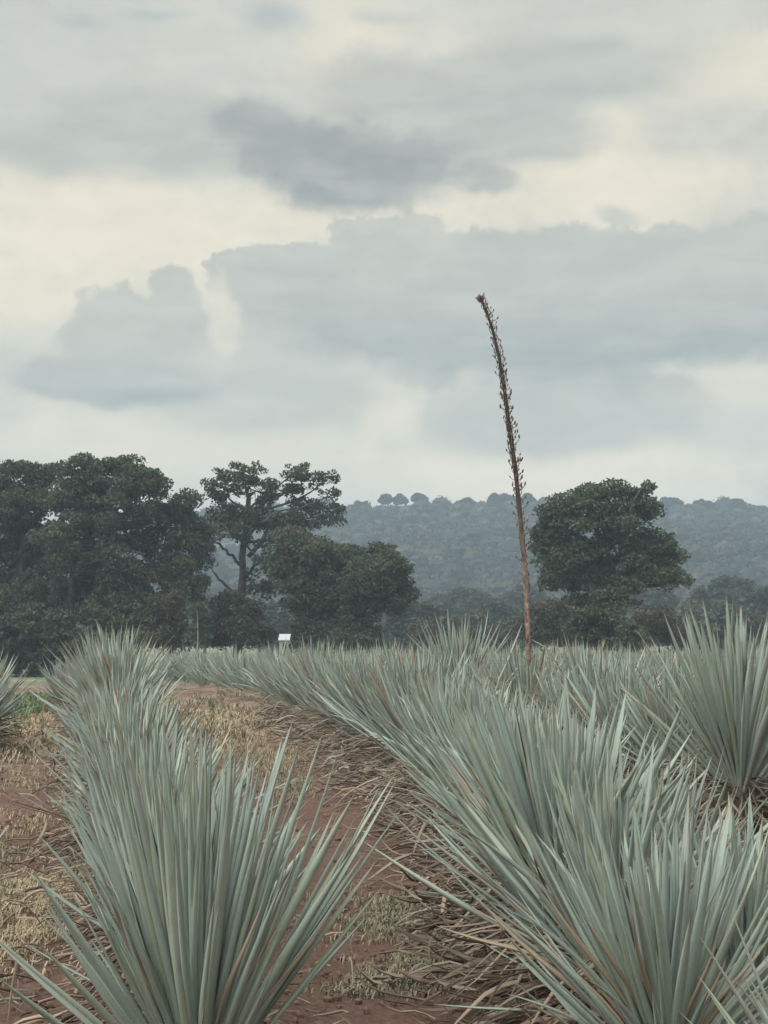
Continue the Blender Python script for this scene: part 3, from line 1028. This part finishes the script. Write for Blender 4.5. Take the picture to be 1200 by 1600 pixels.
def grow_tree(name, label, cat, Y, lobes, trunk_px, trunk_r, mat, group=None, leaf_size=.19, dens=1.0, branch_px=(), bark='bark', flat=.9, upper=0.25, sub=None):
    """lobes: (px, py, rx, ry[, dy]) in photo pixels at depth Y. trunk_px: path of the trunk."""
    base = at(trunk_px[0][0], trunk_px[0][1], Y)
    zg = ground_at(base.x, Y)
    root = link(name, None, loc=(base.x, Y, zg - .05))
    tag(root, label, cat, group)
    off = np.array(root.location[:])
    # trunk
    tp = [np.array(at(a, b, Y)[:]) - off for a, b in trunk_px]
    tp[0][2] = -.1
    tp = np.array(tp)
    tt = np.linspace(0, 1, len(tp))
    ti = np.linspace(0, 1, 12)
    pth = np.stack([np.interp(ti, tt, tp[:, k]) for k in range(3)], 1)
    pth[1:, :2] += rng.normal(size=(11, 2)) * trunk_r * .18
    rad = trunk_r * np.interp(ti, [0, .08, .5, 1], [1.5, 1.05, .8, .5])
    Vv, Q_ = tube(pth, rad, 10, .08)
    link('trunk', mesh('trunk', Vv, Q_, M[bark]), root)
    top = pth[-1]
    acc = Acc()
    brs = []
    for lb in lobes:
        px, py, rx, ry = lb[:4]
        rx_, ry_ = rx / F * Y, ry / F * Y
        for layer in ((lb[4],) if len(lb) > 4 else (rng.uniform(-.6, .6),)):
            c = np.array(at(px, py, Y)[:]) - off
            depth = min(rx_ * .9, 2.4)
            c[1] += layer * max(rx_, 1.0)
            k0 = int(np.argmin(np.abs(pth[:, 2] - (pth[-1, 2] * .45 + max(0, c[2]) * .4))))
            st = pth[max(2, k0)]
            brs.append((st, c, trunk_r * .32))
            ns = max(6, int(dens * 20 * (rx_ * ry_ + .25 * (rx_ + ry_)) ** .85))
            for s in range(ns):
                d = rng.normal(size=3)
                d /= np.linalg.norm(d)
                rr = rng.uniform(.3, 1.22) ** .5
                sc = c + d * rr * np.array([rx_, depth, ry_]) * .86
                if sc[2] < .15:
                    sc[2] = rng.uniform(.1, .4)
                cr = rng.choice([rng.uniform(.16, .32), rng.uniform(.34, .66)], p=[.35, .65]) * min(1.0, .55 + .25 * (rx_ + ry_))
                if sub:
                    cr *= sub
                nl = max(5, int(dens * 100 * (cr / .45) ** 2))
                q = rng.normal(size=(nl, 3))
                q /= np.linalg.norm(q, axis=1)[:, None]
                q *= (rng.uniform(.15, 1.0, (nl, 1)) ** .5) * cr * np.array([1.15, 1.15, flat * .8])
                q[:, 2] = np.where((q[:, 2] < 0) & (rng.random(nl) < upper), -q[:, 2], q[:, 2])
                v, f4 = leaf_quads(sc + q, leaf_size, .45, .55, .3)
                lf = np.repeat(rng.uniform(0, 1, nl), 4)
                D = np.stack([lf, np.full_like(lf, rng.random()), lf * 0, lf * 0 + 1], 1)
                acc.add(v, f4, D)
                if s % 3 == 0:
                    brs.append((c, sc, trunk_r * .12))
    v_all = np.concatenate(acc.v)
    v_all[:, 2] = np.maximum(v_all[:, 2], .02)
    link('crown', mesh('crown', v_all, np.concatenate(acc.q), M[mat], np.concatenate(acc.d), smooth=False), root)
    ba = Acc()
    for (a, b, r_) in brs:
        p = trunk_path(a, b, 6, .25)
        v, q = tube(p, np.linspace(r_, r_ * .35, 6), 5)
        ba.add(v, q)
    t_ = link('limbs', ba.mesh('limbs', M[bark]), root)
    t_['kind'] = 'stuff'
    for (pl, r0, r1) in branch_px:
        p = np.array([np.array(at(a, b, Y)[:]) - off for a, b in pl])
        n = 8
        ti2 = np.linspace(0, 1, n)
        pp = np.stack([np.interp(ti2, np.linspace(0, 1, len(p)), p[:, k]) for k in range(3)], 1)
        pp[1:-1] += rng.normal(size=(n - 2, 3)) * .05
        v, q = tube(pp, np.linspace(r0, r1, n), 7, .06)
        link('branch', mesh('branch', v, q, M[bark]), root)
    return root


GT = 'trees behind the far edge of the field'
grow_tree('broadleaf_tree', 'leftmost tree with ragged open top, cut by the left edge', 'tree', 76,
          [(15, 748, 40, 26), (62, 738, 36, 22), (45, 790, 55, 38), (0, 810, 60, 50), (60, 850, 60, 45), (15, 880, 60, 50), (60, 925, 60, 45), (-50, 770, 60, 50), (-60, 870, 70, 60), (0, 950, 70, 45)],
          [(20, 1045), (25, 960), (35, 880), (40, 800)], .33, 'fol_dark', GT)
grow_tree('broadleaf_tree', 'largest dark tree on the left with broad domed crown and thick dark trunk', 'tree', 73,
          [(140, 745, 48, 30), (190, 742, 48, 28), (232, 762, 34, 26), (285, 788, 26, 20), (115, 785, 45, 38), (175, 795, 75, 45), (245, 822, 62, 48), (292, 850, 40, 52), (120, 860, 70, 55), (200, 880, 85, 58), (280, 910, 45, 45), (120, 935, 55, 40), (200, 950, 70, 35)],
          [(105, 1062), (106, 1000), (110, 930), (130, 850), (160, 790)], .34, 'fol_dark', GT)
grow_tree('broadleaf_tree', 'tall open tree with bare forked trunk and two separate crown tops', 'tree', 78,
          [(380, 742, 46, 20), (352, 762, 34, 24), (405, 768, 38, 26), (345, 800, 28, 26), (390, 805, 42, 24), (365, 832, 38, 16), (470, 738, 26, 16), (505, 752, 24, 16), (455, 765, 24, 14), (520, 775, 18, 11), (480, 790, 40, 13), (490, 812, 52, 12), (440, 815, 36, 16), (530, 800, 16, 14), (440, 850, 45, 26), (420, 885, 34, 22), (400, 915, 26, 24)],
          [(372, 1030), (371, 980), (374, 930), (380, 880), (384, 830), (388, 770)], .26, 'fol_dark', GT, sub=.80, dens=.85,
          branch_px=[(((366, 928), (350, 912), (332, 892)), .10, .05), (((374, 882), (355, 862), (338, 848)), .10, .06), (((378, 908), (400, 880), (418, 868)), .11, .06), (((384, 850), (398, 820), (402, 780)), .12, .05), (((388, 870), (420, 830), (465, 785)), .13, .05)], bark='bark')
grow_tree('broadleaf_tree', 'round crowned tree with pale green leaves beside the forked trunk tree', 'tree', 74,
          [(455, 850, 36, 24), (445, 890, 30, 26), (500, 865, 45, 26), (470, 890, 30, 34), (515, 905, 48, 40), (545, 880, 30, 25), (490, 940, 40, 34), (530, 950, 38, 30), (465, 930, 22, 30)],
          [(500, 1040), (502, 980), (508, 920)], .22, 'fol_green', GT)
grow_tree('broadleaf_tree', 'round dark tree drooping to the right at the end of the left trees', 'tree', 72,
          [(580, 868, 45, 20), (610, 890, 34, 28), (575, 905, 45, 34), (628, 925, 20, 26), (590, 930, 34, 26), (555, 940, 30, 30), (615, 945, 20, 16)],
          [(562, 1040), (562, 990), (570, 930)], .22, 'fol_dark', GT)
grow_tree('broadleaf_tree', 'solitary domed tree standing right of the tall flower stalk', 'tree', 66,
          [(862, 800, 26, 24), (850, 838, 22, 30), (905, 780, 40, 18), (950, 770, 38, 16), (985, 774, 26, 18), (1008, 792, 18, 20), (925, 762, 14, 8), (1000, 764, 14, 9), (875, 812, 34, 30), (930, 815, 60, 40), (990, 825, 45, 40), (1025, 850, 34, 36), (1052, 880, 26, 26), (1030, 905, 24, 20), (856, 870, 30, 32), (848, 845, 18, 18), (905, 870, 55, 36), (965, 875, 60, 40), (1015, 890, 34, 26), (1056, 905, 16, 14), (852, 900, 18, 18), (885, 905, 40, 22), (945, 915, 50, 28), (920, 930, 34, 22), (970, 928, 36, 24), (945, 950, 36, 26)],
          [(945, 1055), (946, 990), (944, 930), (946, 860)], .42, 'fol_green', GT, dens=.9, sub=.92)
# creeper-wrapped trunk mass and shrubs at the trees' feet
GS = 'shrubs under the trees'


def shrub(label, Y, lobes, mat, group=GS, r=.06, name='shrub', cat='shrub', **kw):
    px = lobes[0][0]
    return grow_tree(name, label, cat, Y, lobes, [(px, 1040), (px, lobes[0][1])], r, mat, group, **kw)


shrub('dark shrub thicket climbing round the solitary domed tree trunk', 64.5, [(945, 950, 34, 32), (940, 990, 40, 34), (960, 1015, 40, 26), (915, 985, 26, 26)], 'fol_dark')
shrub('light yellow green bush at the right foot of the solitary domed tree', 62, [(978, 975, 13, 22), (985, 1000, 22, 20)], 'fol_pale')
shrub('low brownish bushes left of the solitary domed tree', 80, [(866, 958, 34, 24), (845, 985, 40, 26), (890, 990, 30, 24)], 'fol_brown')
shrub('low dull bush right of the solitary domed tree', 82, [(1030, 968, 38, 24), (1005, 990, 34, 24), (1060, 992, 38, 20)], 'fol_brown')
shrub('brownish shrub wrapped round the foot of the forked trunk tree', 75, [(370, 960, 40, 34), (388, 990, 38, 26), (345, 985, 36, 28)], 'fol_brown')
shrub('dense green shrub left of the big domed tree trunk, at the left edge', 70, [(75, 985, 40, 40), (85, 1030, 40, 30), (0, 945, 60, 40), (20, 985, 60, 40), (-20, 1010, 50, 40), (50, 1030, 50, 30)], 'fol_dark')
shrub('grey green shrub between the big trunk and the slim pale sapling', 70, [(180, 965, 44, 30), (220, 990, 50, 30), (160, 1010, 50, 30)], 'fol_green')
shrub('reddish brown shrub right of the big dark trunk', 71, [(255, 955, 40, 30), (265, 990, 44, 30), (140, 1035, 50, 26)], 'fol_brown')
grow_tree('sapling', 'slim pale stemmed sapling left of the forked trunk tree', 'tree', 69,
          [(308, 955, 15, 12), (312, 975, 18, 10), (306, 995, 16, 10)], [(310, 1030), (309, 990), (308, 945)], .05, 'fol_pale', GT, bark='bark_pale')
shrub('dark shrub under the round pale green tree', 73, [(490, 985, 38, 22), (480, 1008, 18, 15), (520, 1005, 36, 20)], 'fol_dark')
shrub('dark shrub mass under the round drooping tree', 71, [(560, 985, 30, 28), (545, 1010, 36, 22), (580, 1010, 26, 20)], 'fol_dark')
shrub('dry pinkish bush under the drooping tree', 75, [(572, 968, 22, 9), (560, 974, 14, 8)], 'fol_brown', leaf_size=.18)
# bushes and trees on the plain before the hill
GP = 'trees on the plain before the hill'
mid_trees = [(650, 962, 44, 24, 130, 'fol_dark', 'low dark tree just right of the round drooping tree'),
             (690, 985, 46, 20, 115, 'fol_brown', 'low brownish bush left of the tall flower stalk beyond the field'),
             (722, 940, 50, 18, 190, 'fol_dark', 'dark tree clump at the hill foot left of the flower stalk'),
             (775, 962, 46, 24, 150, 'fol_dark', 'dark tree clump close beside the flower stalk'),
             (735, 975, 30, 14, 135, 'fol_green', 'green bush before the dark clump left of the flower stalk'),
             (805, 985, 30, 20, 120, 'fol_brown', 'brownish bush behind the lower flower stalk'),
             (820, 935, 40, 18, 200, 'fol_dark', 'dark low trees at the hill foot behind the flower stalk'),
             (1135, 925, 52, 22, 165, 'fol_dark', 'dark spreading tree at the hill foot right of the solitary domed tree'),
             (1190, 945, 46, 26, 150, 'fol_dark', 'dark tree cut by the right edge at the hill foot'),
             (1095, 955, 40, 20, 140, 'fol_green', 'green tree at the hill foot just right of the solitary domed tree'),
             (1150, 972, 50, 22, 118, 'fol_dark', 'dark bush behind the tallest agave fan'),
             (1075, 985, 34, 18, 112, 'fol_pale', 'pale bush at the field edge right of the solitary domed tree'),
             (1010, 935, 40, 18, 180, 'fol_dark', 'dark tree half hidden behind the solitary domed tree'),
             (430, 965, 34, 20, 140, 'fol_dark', 'dark tree seen through the gap right of the forked trunk'),
             (320, 945, 30, 16, 170, 'fol_dark', 'dark tree seen through the gap left of the forked trunk'),
             (600, 955, 22, 14, 160, 'fol_green', 'small tree in the gap right of the drooping tree')]
for (px, py, rx, ry, Y, mat, lab) in mid_trees:
    b = 985 + (CAM_H + .95) * F / Y
    grow_tree('plain_tree', lab, 'tree', Y, [(px, py, rx * .7, ry), (px - rx * .55, py + ry * .35, rx * .5, ry * .8), (px + rx * .55, py + ry * .3, rx * .5, ry * .8), (px, (py + b) / 2, rx * .7, max(6, (b - py) * .4))],
              [(px, b), (px, py)], .18, mat, GP, leaf_size=.5 * Y / 150 + .1, dens=.62, sub=1.4)
# single trees standing on the ridge
GR = 'single trees on the hill ridge'
for (px, py, rx, ry, lab) in ((602, 779, 9, 7, 'small round tree on the ridge, left of the pair on open skyline'), (625, 780, 10, 7, 'small round tree on the ridge, right of the pair on open skyline'),
                              (655, 777, 12, 6, 'thin flat topped tree on the ridge right of the pair'), (562, 792, 13, 9, 'dark mounded tree on the ridge at the edge of the left trees'),
                              (726, 786, 16, 9, 'wide rounded tree on the ridge left of the flower stalk'), (781, 781, 22, 11, 'broad rounded tree on the ridge just left of the flower stalk'),
                              (824, 782, 12, 12, 'dark upright tree on the ridge just right of the flower stalk'), (1047, 785, 18, 10, 'rounded tree on the ridge right of the solitary domed tree'),
                              (1098, 788, 18, 8, 'low wide tree on the ridge toward the right edge'), (1150, 788, 14, 8, 'low rounded tree on the ridge nearest the right edge')):
    Y = 512.0
    x = at(px, py, Y).x
    base_py = 985 - (float(hz(np.array([x]), np.array([Y]))[0]) - CAM_H) * F / Y
    grow_tree('ridge_tree', lab, 'tree', Y, [(px, py, rx * .75, ry * .85, 0.0), (px - rx * .4, py + 3, rx * .5, ry * .7, 0.0), (px + rx * .5, py + 2, rx * .5, ry * .6, 0.0)],
              [(px, 880), (px, py)], .3, 'fol_hill', GR, leaf_size=1.0, dens=.5, sub=1.7)

# ------------------------------------------------------------------ a white shed glimpsed between the trunks
sp = at(446, 1000, 104)
shed = link('shed', None, loc=(sp.x - .1, 104, ground_at(sp.x, 104)))
shed.scale = (.40, .6, .88)
tag(shed, 'small white shed glimpsed through the gap between the tree trunks', 'shed')


def boxm(name, x0, x1, y0, y1, z0, z1, mat):
    c = np.array([(x, y, z) for z in (z0, z1) for y in (y0, y1) for x in (x0, x1)])
    return mesh(name, c, q8, mat, smooth=False)


link('wall', boxm('wall', -.9, .9, 0, 1.6, -.1, 2.0, M['white']), shed)
rf = np.array([(-1.05, -.2, 2.02), (1.05, -.2, 2.02), (1.05, 1.8, 2.5), (-1.05, 1.8, 2.5), (-1.05, -.2, 2.09), (1.05, -.2, 2.09), (1.05, 1.8, 2.57), (-1.05, 1.8, 2.57)])
link('roof', mesh('roof', rf, np.array([(3, 2, 1, 0), (4, 5, 6, 7), (0, 1, 5, 4), (1, 2, 6, 5), (2, 3, 7, 6), (3, 0, 4, 7)]), M['tin'], smooth=False), shed)
link('door', boxm('door', -.2, .45, -.05, -.003, 0, 1.8, M['wood']), shed)


# ------------------------------------------------------------------ litter, grass, clods, stones
def strips(n, where, lmin, lmax, wmin, wmax, name, mat, along=None, lift=.05):
    acc = Acc()
    r = random.Random(n)
    for i in range(n):
        x, y, a, zz = where(r)
        L = r.uniform(lmin, lmax)
        Vv, Q_, D = leaf(L, r.uniform(wmin, wmax), r.uniform(-.45, .45), r.uniform(-.45, .45), 5, .45, .3, r.random(), 1.0, r.uniform(.5, 4), six=False)
        R = leaf_matrix(a, math.radians(r.uniform(-8, 14)), r.uniform(-1.2, 1.2))
        P = Vv @ R.T
        P[:, 2] -= P[:, 2].min()
        P += np.array([x, y, 0])
        P[:, 2] += gz(P[:, 0], P[:, 1]) + zz * r.uniform(0, 1) + .003
        acc.add(P, Q_, D)
    o = link(name, acc.mesh(name, mat))
    return o


def w_heap(r):
    """Along the left flank of the first right row."""
    y = 5.2 + 25 * r.random() ** 1.5
    d = abs(r.gauss(0, .26))
    x = float(row_right(y)) - .30 - d
    return x, y, math.pi + r.gauss(.15, .6), .24 * math.exp(-d / .25)


def w_heap2(r):
    y = 8.5 + 6 * r.random()
    d = abs(r.gauss(0, .3))
    return float(row_right(y, 1)) - .35 - d, y, math.pi + r.gauss(.1, .7), .18 * math.exp(-d / .25)


def w_path(r):
    y = 5.5 + 24 * r.random() ** 1.5
    a, b = float(row_left(y)) + .3, float(row_right(y)) - .3
    t = r.random() ** .7
    return a + (b - a) * t, y, r.uniform(0, 6.28), .02


def w_leftflank(r):
    y = 5 + 16 * r.random() ** 1.3
    return float(row_left(y)) - .35 - abs(r.gauss(0, .3)), y, r.gauss(0, .8), .06


def w_left(r):
    y = 6.5 + 20 * r.random() ** 1.4
    return float(row_left(y)) - .6 - r.random() * 1.9, y, r.uniform(0, 6.28), .015


def stf(o, label):
    return tag(o, label, kind='stuff')


stf(strips(1700, w_heap, .16, .55, .010, .034, 'dead_leaf_heap', M['dry']), 'heap of dead curled agave leaves along the first right row')
stf(strips(420, w_heap2, .18, .5, .009, .024, 'dead_leaf_heap', M['dry']), 'dead curled agave leaves under the second right row')
stf(strips(380, w_path, .05, .28, .005, .014, 'dry_leaf_litter', M['dry']), 'dry leaf litter strewn over the red soil path')
stf(strips(420, w_leftflank, .15, .5, .010, .026, 'dry_leaf_litter', M['dry']), 'dead leaves at the left foot of the left row')
stf(strips(700, w_left, .06, .3, .005, .016, 'dry_leaf_litter', M['dry']), 'dry leaf litter strewn over the left path')


def grass(n, spots, name, mat, hmin, hmax, wd=.004, lean=.8):
    """spots: (x, y, rx, ry, weight). Thin bent blades."""
    ws = np.array([s[4] for s in spots], float)
    pick = rng.choice(len(spots), n, p=ws / ws.sum())
    sp_ = np.array([s[:4] for s in spots])[pick]
    ctr = sp_[:, :2] + rng.normal(size=(n, 2)) * sp_[:, 2:4] * np.where(rng.random((n, 1)) < .3, 1.2, .6)
    # tufts
    tuft = np.floor(rng.uniform(0, 1, n) * n / 14).astype(int)
    tc_ = ctr[np.clip(tuft, 0, n - 1)]
    xy = tc_ + rng.normal(size=(n, 2)) * .045
    h = rng.uniform(hmin, hmax, n)
    ang = rng.uniform(0, 6.283, n)
    ln = rng.uniform(.2, 1, n) * lean
    dirv = np.stack([np.cos(ang), np.sin(ang), 0 * ang], 1)
    sd = np.stack([-np.sin(ang + .6), np.cos(ang + .6), 0 * ang], 1) * wd
    b = np.stack([xy[:, 0], xy[:, 1], gz(xy[:, 0], xy[:, 1]) - .005], 1)
    m_ = b + dirv * (h * ln * .45)[:, None] + np.array([0, 0, 1]) * (h * .6)[:, None]
    t_ = b + dirv * (h * ln * 1.25)[:, None] + np.array([0, 0, 1]) * (h * .8 * (1.1 - .6 * ln))[:, None]
    Vv = np.stack([b - sd, b + sd, m_ + sd * .8, m_ - sd * .8, t_ + sd * .2, t_ - sd * .2], 1).reshape(-1, 3)
    k = np.arange(n)[:, None] * 6
    Q_ = np.concatenate([k + np.array([0, 1, 2, 3]), k + np.array([3, 2, 4, 5])])
    return link(name, mesh(name, Vv, Q_, mat))


def g(px, py):
    """Ground point under a photo pixel."""
    d = CAM_H * F / (py - 985.0)
    return ((px - 600) / F * d, d)


spots = []
for (px, py, rx, ry, wt) in ((60, 1405, .22, .7, 3.0), (30, 1480, .2, .5, 1.5), (110, 1380, .12, .4, 1.6), (350, 1140, .9, 3.5, 4.5), (330, 1165, .6, 2.4, 2.2), (400, 1120, .8, 3.5, 3.0), (440, 1180, .4, 2, 1.2), (60, 1210, .9, 1.5, 1.6), (90, 1150, 1.0, 2.5, 1.8), (20, 1290, .6, .8, .9), (60, 1125, 1.2, 3, 1.4)):
    x, y = g(px, py)
    spots.append((x, y, rx, ry, wt))
stf(grass(24000, spots, 'dry_grass', M['straw'], .03, .13), 'pale dry grass tufts on the bare soil')
spots = []
for (px, py, rx, ry, wt) in ((345, 1140, .8, 2.5, 3), (320, 1115, .9, 3.5, 2.5), (370, 1120, .7, 3, 2), (300, 1090, 1.2, 5, 2.5), (90, 1150, .9, 2.5, 2), (40, 1135, .9, 3, 1.6), (100, 1120, .8, 3, 2.0), (20, 1180, .7, 1.6, 1.2)):
    x, y = g(px, py)
    spots.append((x, y, rx, ry, wt))
stf(grass(6500, spots, 'tall_dry_grass', M['straw'], .08, .26, .009, 1.0), 'tan dry grass further along the paths')
spots = []
for (px, py, rx, ry, wt) in ((640, 1420, .35, .55, 2.4), (600, 1530, .2, .2, .6), (460, 1225, .3, 1.4, 1.0), (130, 1220, .5, 1.0, 1.0), (10, 1330, .3, .4, .6), (30, 1385, .2, .3, .8), (420, 1190, .4, 2.0, 1.2), (690, 1500, .2, .3, .6)):
    x, y = g(px, py)
    spots.append((x, y, rx, ry, wt))
stf(grass(12000, spots, 'dry_weeds', M['greygrass'], .02, .075), 'low grey green dry weeds on the path')
spots = []
for (px, py, rx, ry, wt) in ((95, 1098, 1.5, 3, 2.5), (120, 1085, 1.2, 4, 1.5), (60, 1085, 1.2, 3, 1.5)):
    x, y = g(px, py)
    spots.append((x, min(y, 33), rx, ry, wt))
stf(grass(6000, spots, 'green_weeds', M['green_weed'], .15, .5, .010, .6), 'green weeds beside the far end of the left row')

ico, tri = icosphere(1)
acc = Acc()
for i in range(1500):
    y = 5.3 + 20 * rng.random() ** 1.7
    a = float(row_left(y)) + .2 if rng.random() < .6 else float(row_left(y)) - 2.6
    b = a + 2.4
    x = a + (b - a) * rng.random()
    s = rng.uniform(.006, .026) * (1.8 if rng.random() < .05 else 1)
    Vv = ico * s * rng.uniform(.7, 1.3, 3) * (1 + .25 * rng.uniform(-1, 1, (len(ico), 1)))
    acc.add(Vv + np.array([x, y, ground_at(x, y) + s * .3]), tri)
stf(link('soil_clods', acc.mesh('soil_clods', M['soil'], False)), 'small clods of red soil on the paths')
ico2, tri2 = icosphere(2)
for (px, py, s, lab) in ((122, 1308, .055, 'pinkish stone lying beside the foreground agave on the left'), (68, 1264, .05, 'dark stone on the left path in a patch of straw'),
                         (415, 1262, .035, 'small pale stone at the red soil edge near the foreground agave'), (6, 1290, .10, 'dark soil covered rock at the left edge')):
    x, y = g(px, py)
    Vv = ico2 * s * np.array([1.2, .9, .7]) * (1 + .13 * rng.uniform(-1, 1, (len(ico2), 1)))
    o = link('stone', mesh('stone', Vv, tri2, M['soil'] if 'dark' in lab else M['stone'], smooth=False), loc=(x, y, ground_at(x, y) + s * .4))
    tag(o, lab, 'stone', 'stones on the ground')
